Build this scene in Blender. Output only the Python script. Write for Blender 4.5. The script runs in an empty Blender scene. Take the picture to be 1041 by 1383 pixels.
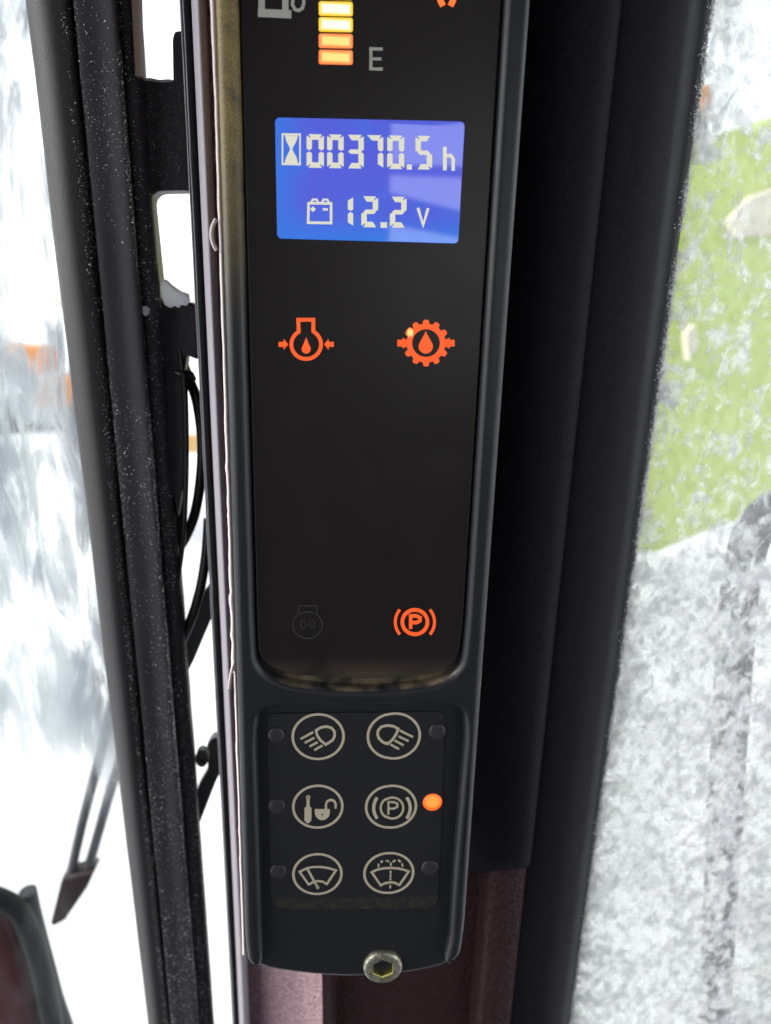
import bpy, bmesh, math, random
from mathutils import Vector, Matrix, noise
random.seed(7)
scene = bpy.context.scene
C = scene.collection

# ------------------------------------------------------------------ camera
F_PX, W_PX, H_PX = 1000.0, 1041.0, 1383.0          # focal length and frame of the photograph
CAM = Vector((0.0, -0.22, 1.70))
_up = Vector((95.5, 3558.5, 1000.0)).normalized()   # world up seen from the camera
_x = Vector((1.0, -0.0097, 0.0))
_x.z = -(_up.x*_x.x + _up.y*_x.y)/_up.z
_x.normalize()
_y = _up.cross(_x)
ROT = Matrix((_x, _y, _up))                         # camera axes -> world axes
cam_d = bpy.data.cameras.new('camera')
cam = bpy.data.objects.new('camera', cam_d); C.objects.link(cam)
cam.matrix_world = Matrix.Translation(CAM) @ ROT.to_4x4()
cam_d.sensor_fit = 'VERTICAL'
cam_d.sensor_height = 36.0
cam_d.lens = 36.0*F_PX/H_PX
cam_d.clip_start = 0.01
cam_d.clip_end = 500
cam_d.dof.use_dof = True
cam_d.dof.focus_distance = 0.232
cam_d.dof.aperture_fstop = 11.0
scene.camera = cam

# ------------------------------------------------------------------ daylight
SUN_EL, SUN_AZ = math.radians(32), math.radians(-88)   # azimuth from +Y, negative is to the left
world = bpy.data.worlds.new('World'); scene.world = world
world.use_nodes = True
nt = world.node_tree
bg = nt.nodes['Background']
sky = nt.nodes.new('ShaderNodeTexSky'); sky.sky_type = 'NISHITA'; sky.sun_disc = False
sky.sun_elevation = SUN_EL; sky.sun_rotation = SUN_AZ
sky.dust_density = 1.0; sky.air_density = 1.0; sky.ozone_density = 1.0
hs = nt.nodes.new('ShaderNodeHueSaturation'); hs.inputs['Saturation'].default_value = 0.22
nt.links.new(sky.outputs[0], hs.inputs['Color']); nt.links.new(hs.outputs[0], bg.inputs['Color'])
bg.inputs['Strength'].default_value = 0.15
sd = bpy.data.lights.new('sun', 'SUN'); sd.energy = 1.5; sd.angle = math.radians(15); sd.color = (1, .95, .88)
sun = bpy.data.objects.new('sun', sd); C.objects.link(sun)
sdir = Vector((math.sin(SUN_AZ)*math.cos(SUN_EL), math.cos(SUN_AZ)*math.cos(SUN_EL), math.sin(SUN_EL)))
sun.rotation_euler = sdir.to_track_quat('Z', 'Y').to_euler(); sun.location = (-3, 2, 5)
scene.view_settings.view_transform = 'Standard'
scene.view_settings.look = 'None'
EXPOSURE = 1.25
scene.view_settings.exposure = EXPOSURE
scene.view_settings.gamma = 1.0

# ------------------------------------------------------------------ measuring helpers
def ray(u, v):
    return ROT @ Vector(((u-W_PX/2)/F_PX, -(v-H_PX/2)/F_PX, -1.0))
def at(u, v, y=0.0):
    """point of the photograph measured on the upright plane at depth y"""
    d = ray(u, v); return CAM + d*((y-CAM.y)/d.y)

# ------------------------------------------------------------------ materials
def mat(name, col, rough=.5, spec=.5, metal=0, emit=None, estr=0, bump=None, coat=0):
    m = bpy.data.materials.new(name); m.use_nodes = True
    p = m.node_tree.nodes['Principled BSDF']
    p.inputs['Base Color'].default_value = (*col, 1)
    p.inputs['Roughness'].default_value = rough
    p.inputs['Specular IOR Level'].default_value = spec
    p.inputs['Metallic'].default_value = metal
    p.inputs['Coat Weight'].default_value = coat
    if emit:
        p.inputs['Emission Color'].default_value = (*emit, 1); p.inputs['Emission Strength'].default_value = estr
    if bump:
        sc, st, dist = bump
        n = m.node_tree.nodes.new('ShaderNodeTexNoise'); n.inputs['Scale'].default_value = sc; n.inputs['Detail'].default_value = 3
        g = m.node_tree.nodes.new('ShaderNodeNewGeometry')
        b = m.node_tree.nodes.new('ShaderNodeBump'); b.inputs['Strength'].default_value = st; b.inputs['Distance'].default_value = dist
        L = m.node_tree.links
        L.new(g.outputs['Position'], n.inputs['Vector']); L.new(n.outputs['Fac'], b.inputs['Height']); L.new(b.outputs['Normal'], p.inputs['Normal'])
    return m
class N:
    """small node-graph helper"""
    def __init__(s, m): s.t = m.node_tree; s.p = s.t.nodes.get('Principled BSDF')
    def new(s, t, **kw):
        n = s.t.nodes.new('ShaderNode'+t)
        for k, v in kw.items(): setattr(n, k, v)
        return n
    def link(s, a, b): s.t.links.new(a, b)
    def math(s, op, a, b=None, clamp=False):
        n = s.new('Math', operation=op); n.use_clamp = clamp
        for i, q in enumerate((a, b)):
            if q is None: continue
            if isinstance(q, (int, float)): n.inputs[i].default_value = q
            else: s.link(q, n.inputs[i])
        return n.outputs[0]
    def pos(s): return s.new('NewGeometry').outputs['Position']
    def noise(s, scale, detail=3, vec=None, rough=.5, dist=0):
        n = s.new('TexNoise'); n.inputs['Scale'].default_value = scale; n.inputs['Detail'].default_value = detail
        n.inputs['Roughness'].default_value = rough; n.inputs['Distortion'].default_value = dist
        s.link(vec if vec else s.pos(), n.inputs['Vector']); return n.outputs['Fac']
    def mapping(s, scale=(1, 1, 1), rot=(0, 0, 0)):
        n = s.new('Mapping'); n.inputs['Scale'].default_value = scale; n.inputs['Rotation'].default_value = rot
        s.link(s.pos(), n.inputs['Vector']); return n.outputs[0]
    def ramp(s, fac, a, b):
        n = s.new('MapRange'); n.interpolation_type = 'SMOOTHSTEP'
        n.inputs['From Min'].default_value = a; n.inputs['From Max'].default_value = b
        s.link(fac, n.inputs['Value']); return n.outputs[0]
    def mix(s, fac, a, b):
        n = s.new('Mix', data_type='RGBA')
        s.link(fac, n.inputs['Factor'])
        for q, k in ((a, 6), (b, 7)):
            if isinstance(q, tuple): n.inputs[k].default_value = (*q, 1)
            else: s.link(q, n.inputs[k])
        return n.outputs[2]
    def xyz(s):
        n = s.new('SeparateXYZ'); s.link(s.pos(), n.inputs[0]); return n.outputs

M = {}
def emitter(name, col, strength): M[name] = mat(name, tuple(c*.3 for c in col), .4, emit=col, estr=strength)
EXP = 2**-EXPOSURE     # emissive displays keep their brightness when the exposure is set
emitter('orange_glow', (1.0, .125, .024), .82*EXP)
emitter('orange_hot', (1.0, .17, .035), 1.15*EXP)
emitter('digit', (.74, .73, .60), .82*EXP)
M['print_cream'] = mat('print_cream', (.54, .47, .34), .6)
M['print_grey'] = mat('print_grey', (.42, .42, .36), .6)
M['print_ghost'] = mat('print_ghost', (.02, .019, .012), .6)
M['led_off'] = mat('led_off', (.035, .032, .035), .35)

def housing_mat():
    m = mat('black_plastic', (.012, .014, .018), .42, .5); g = N(m)
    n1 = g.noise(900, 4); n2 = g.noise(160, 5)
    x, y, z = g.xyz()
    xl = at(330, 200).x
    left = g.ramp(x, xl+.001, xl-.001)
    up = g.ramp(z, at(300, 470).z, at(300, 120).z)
    warm_sheen = g.math('MULTIPLY', g.math('MULTIPLY', left, up), g.ramp(n2, .10, .6))  # golden reflected light painted onto the upper left rim
    warm_sheen = g.math('MULTIPLY', warm_sheen, g.math('ADD', .45, g.math('MULTIPLY', g.ramp(g.noise(1700, 4), .3, .65), .55)))
    # dust settled on the lip under the dark window
    zl = at(480, 934).z
    lip = g.math('MULTIPLY', g.ramp(z, zl-.0022, zl-.0008), g.ramp(z, zl+.010, zl+.002))
    mid = g.ramp(x, at(352, 900).x, at(400, 900).x)
    lip = g.math('MULTIPLY', g.math('MULTIPLY', lip, mid), g.ramp(n2, .3, .62))
    side = g.ramp(y, .0004, .0012)
    lip = g.math('MULTIPLY', g.math('MULTIPLY', lip, side), .8)
    c = g.mix(warm_sheen, (.012, .014, .018), (.26, .19, .065))
    c = g.mix(lip, c, (.19, .145, .09))
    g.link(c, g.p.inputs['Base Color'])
    r = g.math('ADD', g.math('MULTIPLY', warm_sheen, .3), g.math('ADD', g.math('MULTIPLY', n2, .16), .30))
    g.link(r, g.p.inputs['Roughness'])
    b = g.new('Bump'); b.inputs['Strength'].default_value = .25; b.inputs['Distance'].default_value = .0002
    g.link(n1, b.inputs['Height']); g.link(b.outputs[0], g.p.inputs['Normal'])
    return m
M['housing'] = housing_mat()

def lens_mat():
    m = mat('smoked_lens', (.013, .010, .0105), .32, .5); g = N(m)
    n2 = g.noise(70, 5); x, y, z = g.xyz()
    zl = at(480, 915).z
    lip = g.math('MULTIPLY', g.ramp(z, zl+.007, zl-.001), g.ramp(n2, .25, .6))
    sp = g.new('TexVoronoi'); sp.inputs['Scale'].default_value = 260; g.link(g.pos(), sp.inputs['Vector'])
    spk = g.math('MULTIPLY', g.ramp(sp.outputs['Distance'], .045, .02), g.ramp(g.noise(90, 2), .58, .64))
    c = g.mix(g.math('MULTIPLY', lip, .75), (.013, .010, .0105), (.075, .055, .038))
    c = g.mix(spk, c, (.12, .11, .10))
    g.link(c, g.p.inputs['Base Color'])
    g.link(g.math('ADD', g.math('MULTIPLY', n2, .15), .24), g.p.inputs['Roughness'])
    return m
M['lens'] = lens_mat()

def membrane_mat():
    m = mat('keypad_membrane', (.013, .0135, .017), .5, .4); g = N(m)
    n2 = g.noise(900, 5); x, y, z = g.xyz(); zb = at(480, 1228).z
    d = g.math('MULTIPLY', g.math('MULTIPLY', g.ramp(z, zb+.0022, zb+.0002), .5), g.ramp(n2, .35, .7))
    g.link(g.mix(d, (.013, .0135, .017), (.07, .055, .03)), g.p.inputs['Base Color'])
    b = g.new('Bump'); b.inputs['Strength'].default_value = .15; b.inputs['Distance'].default_value = .0002
    g.link(g.noise(2500, 2), b.inputs['Height']); g.link(b.outputs[0], g.p.inputs['Normal'])
    return m
M['membrane'] = membrane_mat()

def segment_mat(name, core, edge, s):
    # an LED bar behind a diffuser: brightest in its middle
    m = mat(name, (.3, .2, .1), .4); g = N(m)
    tc = g.new('TexCoord'); sx = g.new('SeparateXYZ'); g.link(tc.outputs['Generated'], sx.inputs[0])
    def dist(o): return g.math('ABSOLUTE', g.math('SUBTRACT', o, .5))
    e = g.math('MINIMUM', g.ramp(dist(sx.outputs[0]), .46, .36), g.ramp(dist(sx.outputs[2]), .42, .16))
    g.link(g.mix(e, edge, core), g.p.inputs['Emission Color']); g.p.inputs['Emission Strength'].default_value = s
    return m
def led_mat():
    m = mat('lamp_orange', (.3, .1, .02), .3); g = N(m)
    tc = g.new('TexCoord'); mp = g.new('Mapping'); mp.inputs['Location'].default_value = (-.5, -.5, -.58); g.link(tc.outputs['Generated'], mp.inputs[0])
    sx = g.new('SeparateXYZ'); g.link(mp.outputs[0], sx.inputs[0])
    r = g.math('ADD', g.math('POWER', g.math('ABSOLUTE', sx.outputs[0]), 2.0), g.math('POWER', g.math('ABSOLUTE', sx.outputs[2]), 2.0))
    g.link(g.mix(g.ramp(r, .01, .24), (1.0, .29, .05), (.85, .075, .006)), g.p.inputs['Emission Color']); g.p.inputs['Emission Strength'].default_value = 1.25*EXP
    return m
M['lamp_orange'] = led_mat()
M['seg_yellow'] = segment_mat('seg_yellow', (1.3, 1.2, .85), (1.0, .60, .0), 1.0*EXP)
M['seg_orange'] = segment_mat('seg_orange', (1.0, .72, .20), (1.0, .17, .03), 1.0*EXP)

def lcd_mat():
    # backlit panel, a little unevenly lit by its edge lamps; the cover is glossy
    m = mat('lcd_blue', (.02, .03, .1), .03, 1.0, coat=.6); g = N(m)
    tc = g.new('TexCoord'); sx = g.new('SeparateXYZ'); g.link(tc.outputs['Generated'], sx.inputs[0])
    e = g.math('MULTIPLY', g.ramp(sx.outputs[0], -.05, .22), g.ramp(sx.outputs[2], -.02, .30))
    n = g.noise(60, 2)
    g.link(g.mix(g.math('MULTIPLY', e, g.ramp(n, .15, .5)), (.035, .175, .72), (.085, .105, .66)), g.p.inputs['Emission Color'])
    g.p.inputs['Emission Strength'].default_value = 1.0*EXP
    return m
M['lcd'] = lcd_mat()
M['lcd_frame'] = mat('lcd_frame', (.012, .012, .013), .4)

def zinc_mat():
    m = mat('zinc_screw', (.50, .50, .42), .42, .5, .85); g = N(m)
    g.link(g.mix(g.ramp(g.noise(700, 4), .4, .65), (.55, .55, .48), (.30, .27, .16)), g.p.inputs['Base Color'])
    b = g.new('Bump'); b.inputs['Strength'].default_value = .4; b.inputs['Distance'].default_value = .0002
    g.link(g.noise(1500, 3), b.inputs['Height']); g.link(b.outputs[0], g.p.inputs['Normal'])
    return m
M['zinc'] = zinc_mat()
M['zinc_yellow'] = mat('zinc_yellow', (.42, .40, .12), .35, .5, .8)

def pillar_mat(name, col, rough, grain=1.0, spec=.3):
    m = mat(name, col, rough, spec); g = N(m)
    vo = g.new('TexVoronoi'); vo.feature = 'SMOOTH_F1'; vo.inputs['Scale'].default_value = 620
    g.link(g.mapping((1, 1, 1.0)), vo.inputs['Vector'])
    n = g.noise(420, 3, dist=1.2)
    h = g.math('ADD', g.math('MULTIPLY', vo.outputs['Distance'], .6), n)
    b = g.new('Bump'); b.inputs['Strength'].default_value = min(1, .9*grain); b.inputs['Distance'].default_value = .0011*grain
    g.link(h, b.inputs['Height']); g.link(b.outputs[0], g.p.inputs['Normal'])
    w = g.ramp(h, .45, 1.0)
    g.link(g.mix(w, tuple(c*.75 for c in col), tuple(c*1.35 for c in col)), g.p.inputs['Base Color'])
    return m
M['maroon'] = pillar_mat('maroon_grain', (.026, .0075, .010), .5)
M['lit_maroon'] = pillar_mat('lit_maroon', (.40, .26, .29), .42)  # maroon facet facing the left window, its light painted in as pale pink
M['dark_trim_and_shade'] = pillar_mat('dark_trim_and_shade', (.0060, .0050, .0085), .6, .3, .12)
M['maroon_gloss'] = mat('maroon_gloss', (.085, .018, .028), .3, .5, bump=(30, .1, .001))
M['mauve_trim'] = mat('mauve_trim', (.34, .315, .36), .5, .4, bump=(60, .15, .0006))
M['sealant'] = mat('sealant_white', (.70, .62, .62), .55, .4, bump=(900, .4, .0004))
M['thread'] = mat('thread', (.42, .42, .46), .6, bump=(2500, .6, .0003))

def rubber_mat(name, col, rough):
    m = mat(name, col, rough, .45); g = N(m)
    n = g.noise(1600, 3)
    v = g.new('TexVoronoi'); v.inputs['Scale'].default_value = 1300; g.link(g.pos(), v.inputs['Vector'])
    spk = g.math('MULTIPLY', g.ramp(v.outputs['Distance'], .16, .06), g.ramp(g.noise(75, 4), .46, .66))
    g.link(g.mix(g.math('MULTIPLY', spk, .35), col, (.55, .55, .60)), g.p.inputs['Base Color'])
    b = g.new('Bump'); b.inputs['Strength'].default_value = .5; b.inputs['Distance'].default_value = .0003
    g.link(n, b.inputs['Height']); g.link(b.outputs[0], g.p.inputs['Normal'])
    return m
M['rubber'] = rubber_mat('rubber_dark', (.028, .025, .032), .62)
M['rubber_tube'] = rubber_mat('rubber_tube', (.030, .028, .030), .50)
M['gasket'] = mat('gasket_black', (.007, .007, .010), .6, .25, bump=(1200, .3, .0002))
M['black_metal'] = mat('black_metal', (.020, .018, .024), .5, .5, bump=(700, .6, .0006))
M['cable'] = mat('cable_black', (.012, .011, .013), .28, .6)
M['steel_grey'] = mat('steel_grey', (.16, .17, .18), .45, .5, .3, bump=(400, .3, .0005))
M['tan_edge'] = mat('tan_edge', (.30, .23, .18), .6)
def snow_mat():
    m = mat('snow', (.9, .9, .93), .8, .2, bump=(900, .7, .001)); g = N(m)
    tl = g.new('BsdfTranslucent'); tl.inputs[0].default_value = (.9, .9, .94, 1); mx = g.new('MixShader'); mx.inputs[0].default_value = .85
    g.link(g.p.outputs[0], mx.inputs[1]); g.link(tl.outputs[0], mx.inputs[2]); g.link(mx.outputs[0], m.node_tree.nodes['Material Output'].inputs['Surface'])
    return m
M['snow'] = snow_mat()
M['frost_crystal'] = mat('frost_crystal', (.85, .85, .88), .5, .5)
M['snow_ground'] = mat('snow_ground', (.80, .81, .83), .9, .1, bump=(3, .5, .06))
M['green_paint'] = mat('green_paint', (.50, .64, .05), .4, .4, bump=(6, .1, .01))
M['cream_paint'] = mat('cream_paint', (.78, .72, .55), .5, .4)
M['orange_paint'] = mat('orange_paint', (.70, .27, .06), .5, .4)
M['pale_orange'] = mat('pale_orange', (.62, .40, .17), .6, .3)
M['dark_steel'] = mat('dark_steel', (.03, .03, .035), .6, .4)
M['cab_liner'] = mat('cab_liner', (.05, .048, .05), .8, .2)
M['reflection_grey'] = mat('reflection_grey', (.10, .10, .12), .5)
M['rust_pin'] = mat('rust_pin', (.40, .30, .22), .5, .5, .4)

def frost_mat(name, kind):
    """clear pane with rime on it: the rime scatters and lets daylight through, the bare glass is clear"""
    m = bpy.data.materials.new(name); m.use_nodes = True; g = N(m)
    t = m.node_tree; t.nodes.remove(g.p); out = t.nodes['Material Output']
    tr = g.new('BsdfTransparent'); tr.inputs[0].default_value = (.96, .98, .97, 1)
    gl = g.new('BsdfGlossy'); gl.inputs['Roughness'].default_value = .03
    lw = g.new('LayerWeight'); lw.inputs[0].default_value = .12
    glass = g.new('MixShader'); g.link(g.math('MULTIPLY', lw.outputs['Fresnel'], .2), glass.inputs[0]); g.link(tr.outputs[0], glass.inputs[1]); g.link(gl.outputs[0], glass.inputs[2])
    df = g.new('BsdfDiffuse'); tl = g.new('BsdfTranslucent')
    rime = g.new('MixShader'); rime.inputs[0].default_value = .72
    g.link(df.outputs[0], rime.inputs[1]); g.link(tl.outputs[0], rime.inputs[2])
    x, y, z = g.xyz()
    if kind == 'flakes':
        vec = g.mapping((1, 1, .8), (0, math.radians(-28), 0))
        flake = g.noise(140, 5, vec, .58, .6)
        fine = g.noise(620, 3, vec)
        big = g.noise(38, 3)
        low = g.ramp(z, at(900, 640, .06).z, at(900, 840, .06).z)      # rime is thick on the lower pane
        edge = g.math('MULTIPLY', g.ramp(x, at(905, 600, .06).x+.012, at(905, 600, .06).x-.004), .06)
        s = g.math('ADD', g.math('ADD', flake, g.math('MULTIPLY', g.math('SUBTRACT', fine, .5), .16)), g.math('MULTIPLY', g.math('SUBTRACT', big, .5), .35))
        s = g.math('ADD', s, edge)
        upper = g.ramp(s, .48, .70); lower = g.ramp(s, .42, .58)
        mask = g.math('ADD', g.math('MULTIPLY', upper, g.math('SUBTRACT', 1.0, low)), g.math('MULTIPLY', lower, low))
        mask = g.math('ADD', g.math('MULTIPLY', mask, .70), g.math('ADD', .18, g.math('MULTIPLY', low, .02)), True)
        tone = g.mix(g.ramp(g.noise(230, 5, vec, .6), .40, .60), (.62, .63, .66), (.98, .98, .99))
    else:
        vec = g.mapping((1, 1, .22), (0, math.radians(14), 0))
        streak = g.noise(85, 6, vec, .62, 1.0)
        cloud = g.noise(22, 4)
        s = g.math('ADD', streak, g.math('MULTIPLY', g.math('SUBTRACT', cloud, .5), .7))
        low = g.ramp(z, at(60, 950, .08).z, at(60, 1180, .08).z)
        mask = g.math('MULTIPLY', g.ramp(s, .40, .62), g.math('SUBTRACT', .9, g.math('MULTIPLY', low, .88)))
        mask = g.math('ADD', mask, g.math('SUBTRACT', .06, g.math('MULTIPLY', low, .055)), True)
        tone = g.mix(g.ramp(g.noise(70, 4, vec), .3, .7), (.54, .58, .63), (.87, .90, .94))
    for b in (df, tl): g.link(tone, b.inputs['Color'])
    fin = g.new('MixShader'); g.link(mask, fin.inputs[0]); g.link(glass.outputs[0], fin.inputs[1]); g.link(rime.outputs[0], fin.inputs[2])
    g.link(fin.outputs[0], out.inputs['Surface'])
    return m
M['frost_right'] = frost_mat('frosted_glass_flakes', 'flakes')
M['frost_left'] = frost_mat('frosted_glass_streaks', 'streaks')

# ------------------------------------------------------------------ object helpers
WLOC = {}
def tag(o, label=None, cat=None, group=None, kind=None):
    for k, v in (('label', label), ('category', cat), ('group', group), ('kind', kind)):
        if v: o[k] = v
    return o
def empty(name, loc):
    o = bpy.data.objects.new(name, None); C.objects.link(o); o.location = loc; o.empty_display_size = .01
    WLOC[o] = Vector(loc); return o
def link_mesh(name, me, material, parent=None, smooth=False):
    c = Vector((0, 0, 0))
    if len(me.vertices):
        lo = Vector([min(v.co[i] for v in me.vertices) for i in range(3)]); hi = Vector([max(v.co[i] for v in me.vertices) for i in range(3)])
        c = (lo+hi)/2
    me.transform(Matrix.Translation(-c))
    me.materials.clear(); me.materials.append(M[material])
    for p in me.polygons: p.use_smooth = smooth
    o = bpy.data.objects.new(name, me); C.objects.link(o)
    if parent: o.parent = parent
    o.location = c - (WLOC[parent] if parent else Vector((0, 0, 0)))
    WLOC[o] = c
    return o
def from_bm(name, bm, material, parent=None, smooth=False):
    bmesh.ops.recalc_face_normals(bm, faces=bm.faces)
    me = bpy.data.meshes.new(name); bm.to_mesh(me); bm.free()
    return link_mesh(name, me, material, parent, smooth)
def auto_smooth(o, deg=40):
    me = o.data
    for p in me.polygons: p.use_smooth = True
    bm = bmesh.new(); bm.from_mesh(me)
    for e in bm.edges:
        if len(e.link_faces) == 2: e.smooth = e.calc_face_angle(0) < math.radians(deg)
    bm.to_mesh(me); bm.free()

# flat drawing on an upright plane: faces from lists of world points, given a slight thickness
class Draw:
    def __init__(s, y, u0=0, v0=0): s.bm = bmesh.new(); s.y = y; s.u0 = u0; s.v0 = v0
    def w(s, p): return at(s.u0+p[0], s.v0+p[1], s.y)
    def poly(s, pts):
        s.bm.faces.new([s.bm.verts.new(s.w(p)) for p in pts])
    def wpoly(s, pts): s.bm.faces.new([s.bm.verts.new(p) for p in pts])
    def strip(s, a, b, closed=False):
        va = [s.bm.verts.new(p) for p in a]; vb = [s.bm.verts.new(p) for p in b]; n = len(a)
        for i in range(n if closed else n-1):
            j = (i+1) % n; s.bm.faces.new((va[i], va[j], vb[j], vb[i]))
    def stroke(s, pts, w, closed=False):
        """polyline in photograph units, w units wide"""
        P = [Vector((p[0], p[1])) for p in pts]; n = len(P); A = []; B = []
        for i in range(n):
            a = P[i-1] if (i or closed) else None; b = P[(i+1) % n] if (i < n-1 or closed) else None
            d1 = (P[i]-a).normalized() if a is not None else None; d2 = (b-P[i]).normalized() if b is not None else None
            if d1 is None: d1 = d2
            if d2 is None: d2 = d1
            n1 = Vector((-d1.y, d1.x)); n2 = Vector((-d2.y, d2.x)); m = (n1+n2)
            m = m.normalized() if m.length > 1e-6 else n1
            k = w/2/max(.45, m.dot(n1))
            A.append(s.w(P[i]+m*k)); B.append(s.w(P[i]-m*k))
        s.strip(A, B, closed)
    def ring(s, c, r, w, n=48, a0=0, a1=360):
        """round in the plane itself: radius r and width w in metres about the point c"""
        p = s.w(c); A = []; B = []; full = abs(a1-a0) >= 360
        for i in range(n if full else n+1):
            a = math.radians(a0+(a1-a0)*i/n); d = Vector((math.cos(a), 0, math.sin(a)))
            A.append(p+d*(r+w/2)); B.append(p+d*(r-w/2))
        s.strip(A, B, full)
    def disc(s, c, r, n=32):
        p = s.w(c); s.wpoly([p+Vector((math.cos(i*2*math.pi/n), 0, math.sin(i*2*math.pi/n)))*r for i in range(n)])
    def build(s, name, material, parent, thick=.00012):
        bm = s.bm
        r = bmesh.ops.extrude_face_region(bm, geom=bm.faces[:])
        bmesh.ops.translate(bm, verts=[v for v in r['geom'] if isinstance(v, bmesh.types.BMVert)], vec=(0, -thick, 0))
        return from_bm(name, bm, material, parent)

def fillet(pts, radii, n=7):
    out = []; N_ = len(pts)
    for i in range(N_):
        p = Vector(pts[i]); r = radii[i] if isinstance(radii, (list, tuple)) else radii
        a = Vector(pts[i-1]); b = Vector(pts[(i+1) % N_])
        if r <= 0: out.append(p); continue
        d1 = (a-p); d2 = (b-p); r = min(r, d1.length*.48, d2.length*.48)
        s_ = p+d1.normalized()*r; e = p+d2.normalized()*r
        for k in range(n+1):
            t = k/n; out.append(s_*(1-t)**2+p*2*t*(1-t)+e*t*t)
    return out
def plate(name, loops, y0, y1, bevel, material, parent=None, res=4):
    """solid plate on the upright plane: loops of (x, z), the first the outline, the rest holes, with rounded edges"""
    cu = bpy.data.curves.new(name, 'CURVE'); cu.dimensions = '2D'; cu.fill_mode = 'BOTH'
    for lp in loops:
        sp = cu.splines.new('POLY'); sp.points.add(len(lp)-1); sp.use_cyclic_u = True
        for q, p in zip(sp.points, lp): q.co = (p[0]*100, p[1]*100, 0, 1)
    cu.extrude = max(1e-6, ((y1-y0)/2-bevel)*100); cu.bevel_depth = bevel*100; cu.bevel_resolution = res; cu.offset = -bevel*100
    ob = bpy.data.objects.new(name, cu); C.objects.link(ob)
    dg = bpy.context.evaluated_depsgraph_get()
    me = bpy.data.meshes.new_from_object(ob.evaluated_get(dg))
    C.objects.unlink(ob); bpy.data.objects.remove(ob); bpy.data.curves.remove(cu)
    bm = bmesh.new(); bm.from_mesh(me); bpy.data.meshes.remove(me)
    bmesh.ops.remove_doubles(bm, verts=bm.verts, dist=1e-4)
    for v in bm.verts:
        x, z, h = v.co; v.co = (x/100, (y0+y1)/2-h/100, z/100)
    o = from_bm(name, bm, material, parent); auto_smooth(o, 35)
    w = o.modifiers.new('weighted_normal', 'WEIGHTED_NORMAL'); w.keep_sharp = True; w.weight = 100
    return o
def xz(u, v, y=0.0):
    p = at(u, v, y); return (p.x, p.z)

LEAN = .027
def edge_line(u0, u1, y, lean=LEAN):
    """3-D line through two measured points, the pillars lean a little away towards their foot"""
    a = at(u0, 0, y); b = at(u1, 1383, y+lean); return a, b
def profile(name, pts, material, parent, t0=-.16, t1=1.14, n=2, closed=False, smooth=True, wob=None):
    """extrusion along the pillar; pts are (u at the top, u at the bottom, depth)"""
    bm = bmesh.new(); rows = []
    for k in range(n):
        t = t0+(t1-t0)*k/(n-1); row = []
        for i, q in enumerate(pts):
            a, b = edge_line(*q); p = a+(b-a)*t
            if wob: p = p+wob(i, t, p)
            row.append(bm.verts.new(p))
        rows.append(row)
    m = len(pts)
    for k in range(n-1):
        for i in range(m if closed else m-1):
            j = (i+1) % m; bm.faces.new((rows[k][i], rows[k][j], rows[k+1][j], rows[k+1][i]))
    if closed:
        bm.faces.new(rows[0]); bm.faces.new(rows[-1])
    o = from_bm(name, bm, material, parent)
    if smooth: auto_smooth(o, 50)
    return o
def smooth_prof(pts, n=4):
    """Catmull-Rom through a profile"""
    out = []
    for i in range(len(pts)-1):
        p0 = pts[max(0, i-1)]; p1 = pts[i]; p2 = pts[i+1]; p3 = pts[min(len(pts)-1, i+2)]
        for k in range(n):
            t = k/n
            out.append(tuple(.5*((2*b)+(c-a)*t+(2*a-5*b+4*c-d)*t*t+(-a+3*b-3*c+d)*t**3) for a, b, c, d in zip(p0, p1, p2, p3)))
    out.append(pts[-1]); return out
def tube(name, pts, r, material, parent=None, seg=12, sub=6):
    pts = [Vector(p) for p in pts]; path = []
    for i in range(len(pts)-1):
        p0 = pts[max(0, i-1)]; p1 = pts[i]; p2 = pts[i+1]; p3 = pts[min(len(pts)-1, i+2)]
        for k in range(sub):
            t = k/sub; path.append(.5*((2*p1)+(p2-p0)*t+(2*p0-5*p1+4*p2-p3)*t*t+(-p0+3*p1-3*p2+p3)*t**3))
    path.append(pts[-1]); bm = bmesh.new(); rings = []
    for i, p in enumerate(path):
        d = (path[min(i+1, len(path)-1)]-path[max(i-1, 0)]).normalized()
        a = d.cross(Vector((0, 1, 0)))
        a = a.normalized() if a.length > 1e-5 else Vector((1, 0, 0)); b = d.cross(a)
        rings.append([bm.verts.new(p+(a*math.cos(k*2*math.pi/seg)+b*math.sin(k*2*math.pi/seg))*r) for k in range(seg)])
    for q, w in zip(rings, rings[1:]):
        for k in range(seg): bm.faces.new((q[k], q[(k+1) % seg], w[(k+1) % seg], w[k]))
    bm.faces.new(rings[0]); bm.faces.new(rings[-1])
    o = from_bm(name, bm, material, parent, True); auto_smooth(o, 60); return o
def slab(name, pts, depth, material, parent=None, bevel=0):
    """solid from a polygon of world points, pushed back by the vector depth"""
    bm = bmesh.new(); f = bm.faces.new([bm.verts.new(p) for p in pts])
    r = bmesh.ops.extrude_face_region(bm, geom=[f])
    bmesh.ops.translate(bm, verts=[v for v in r['geom'] if isinstance(v, bmesh.types.BMVert)], vec=depth)
    if bevel: bmesh.ops.bevel(bm, geom=bm.edges[:], offset=bevel, segments=3, affect='EDGES', profile=.6)
    o = from_bm(name, bm, material, parent); auto_smooth(o, 40); return o
def box(name, lo, hi, material, parent=None, bevel=0):
    return slab(name, [(lo[0], lo[1], lo[2]), (hi[0], lo[1], lo[2]), (hi[0], lo[1], hi[2]), (lo[0], lo[1], hi[2])], (0, hi[1]-lo[1], 0), material, parent, bevel)

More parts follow.
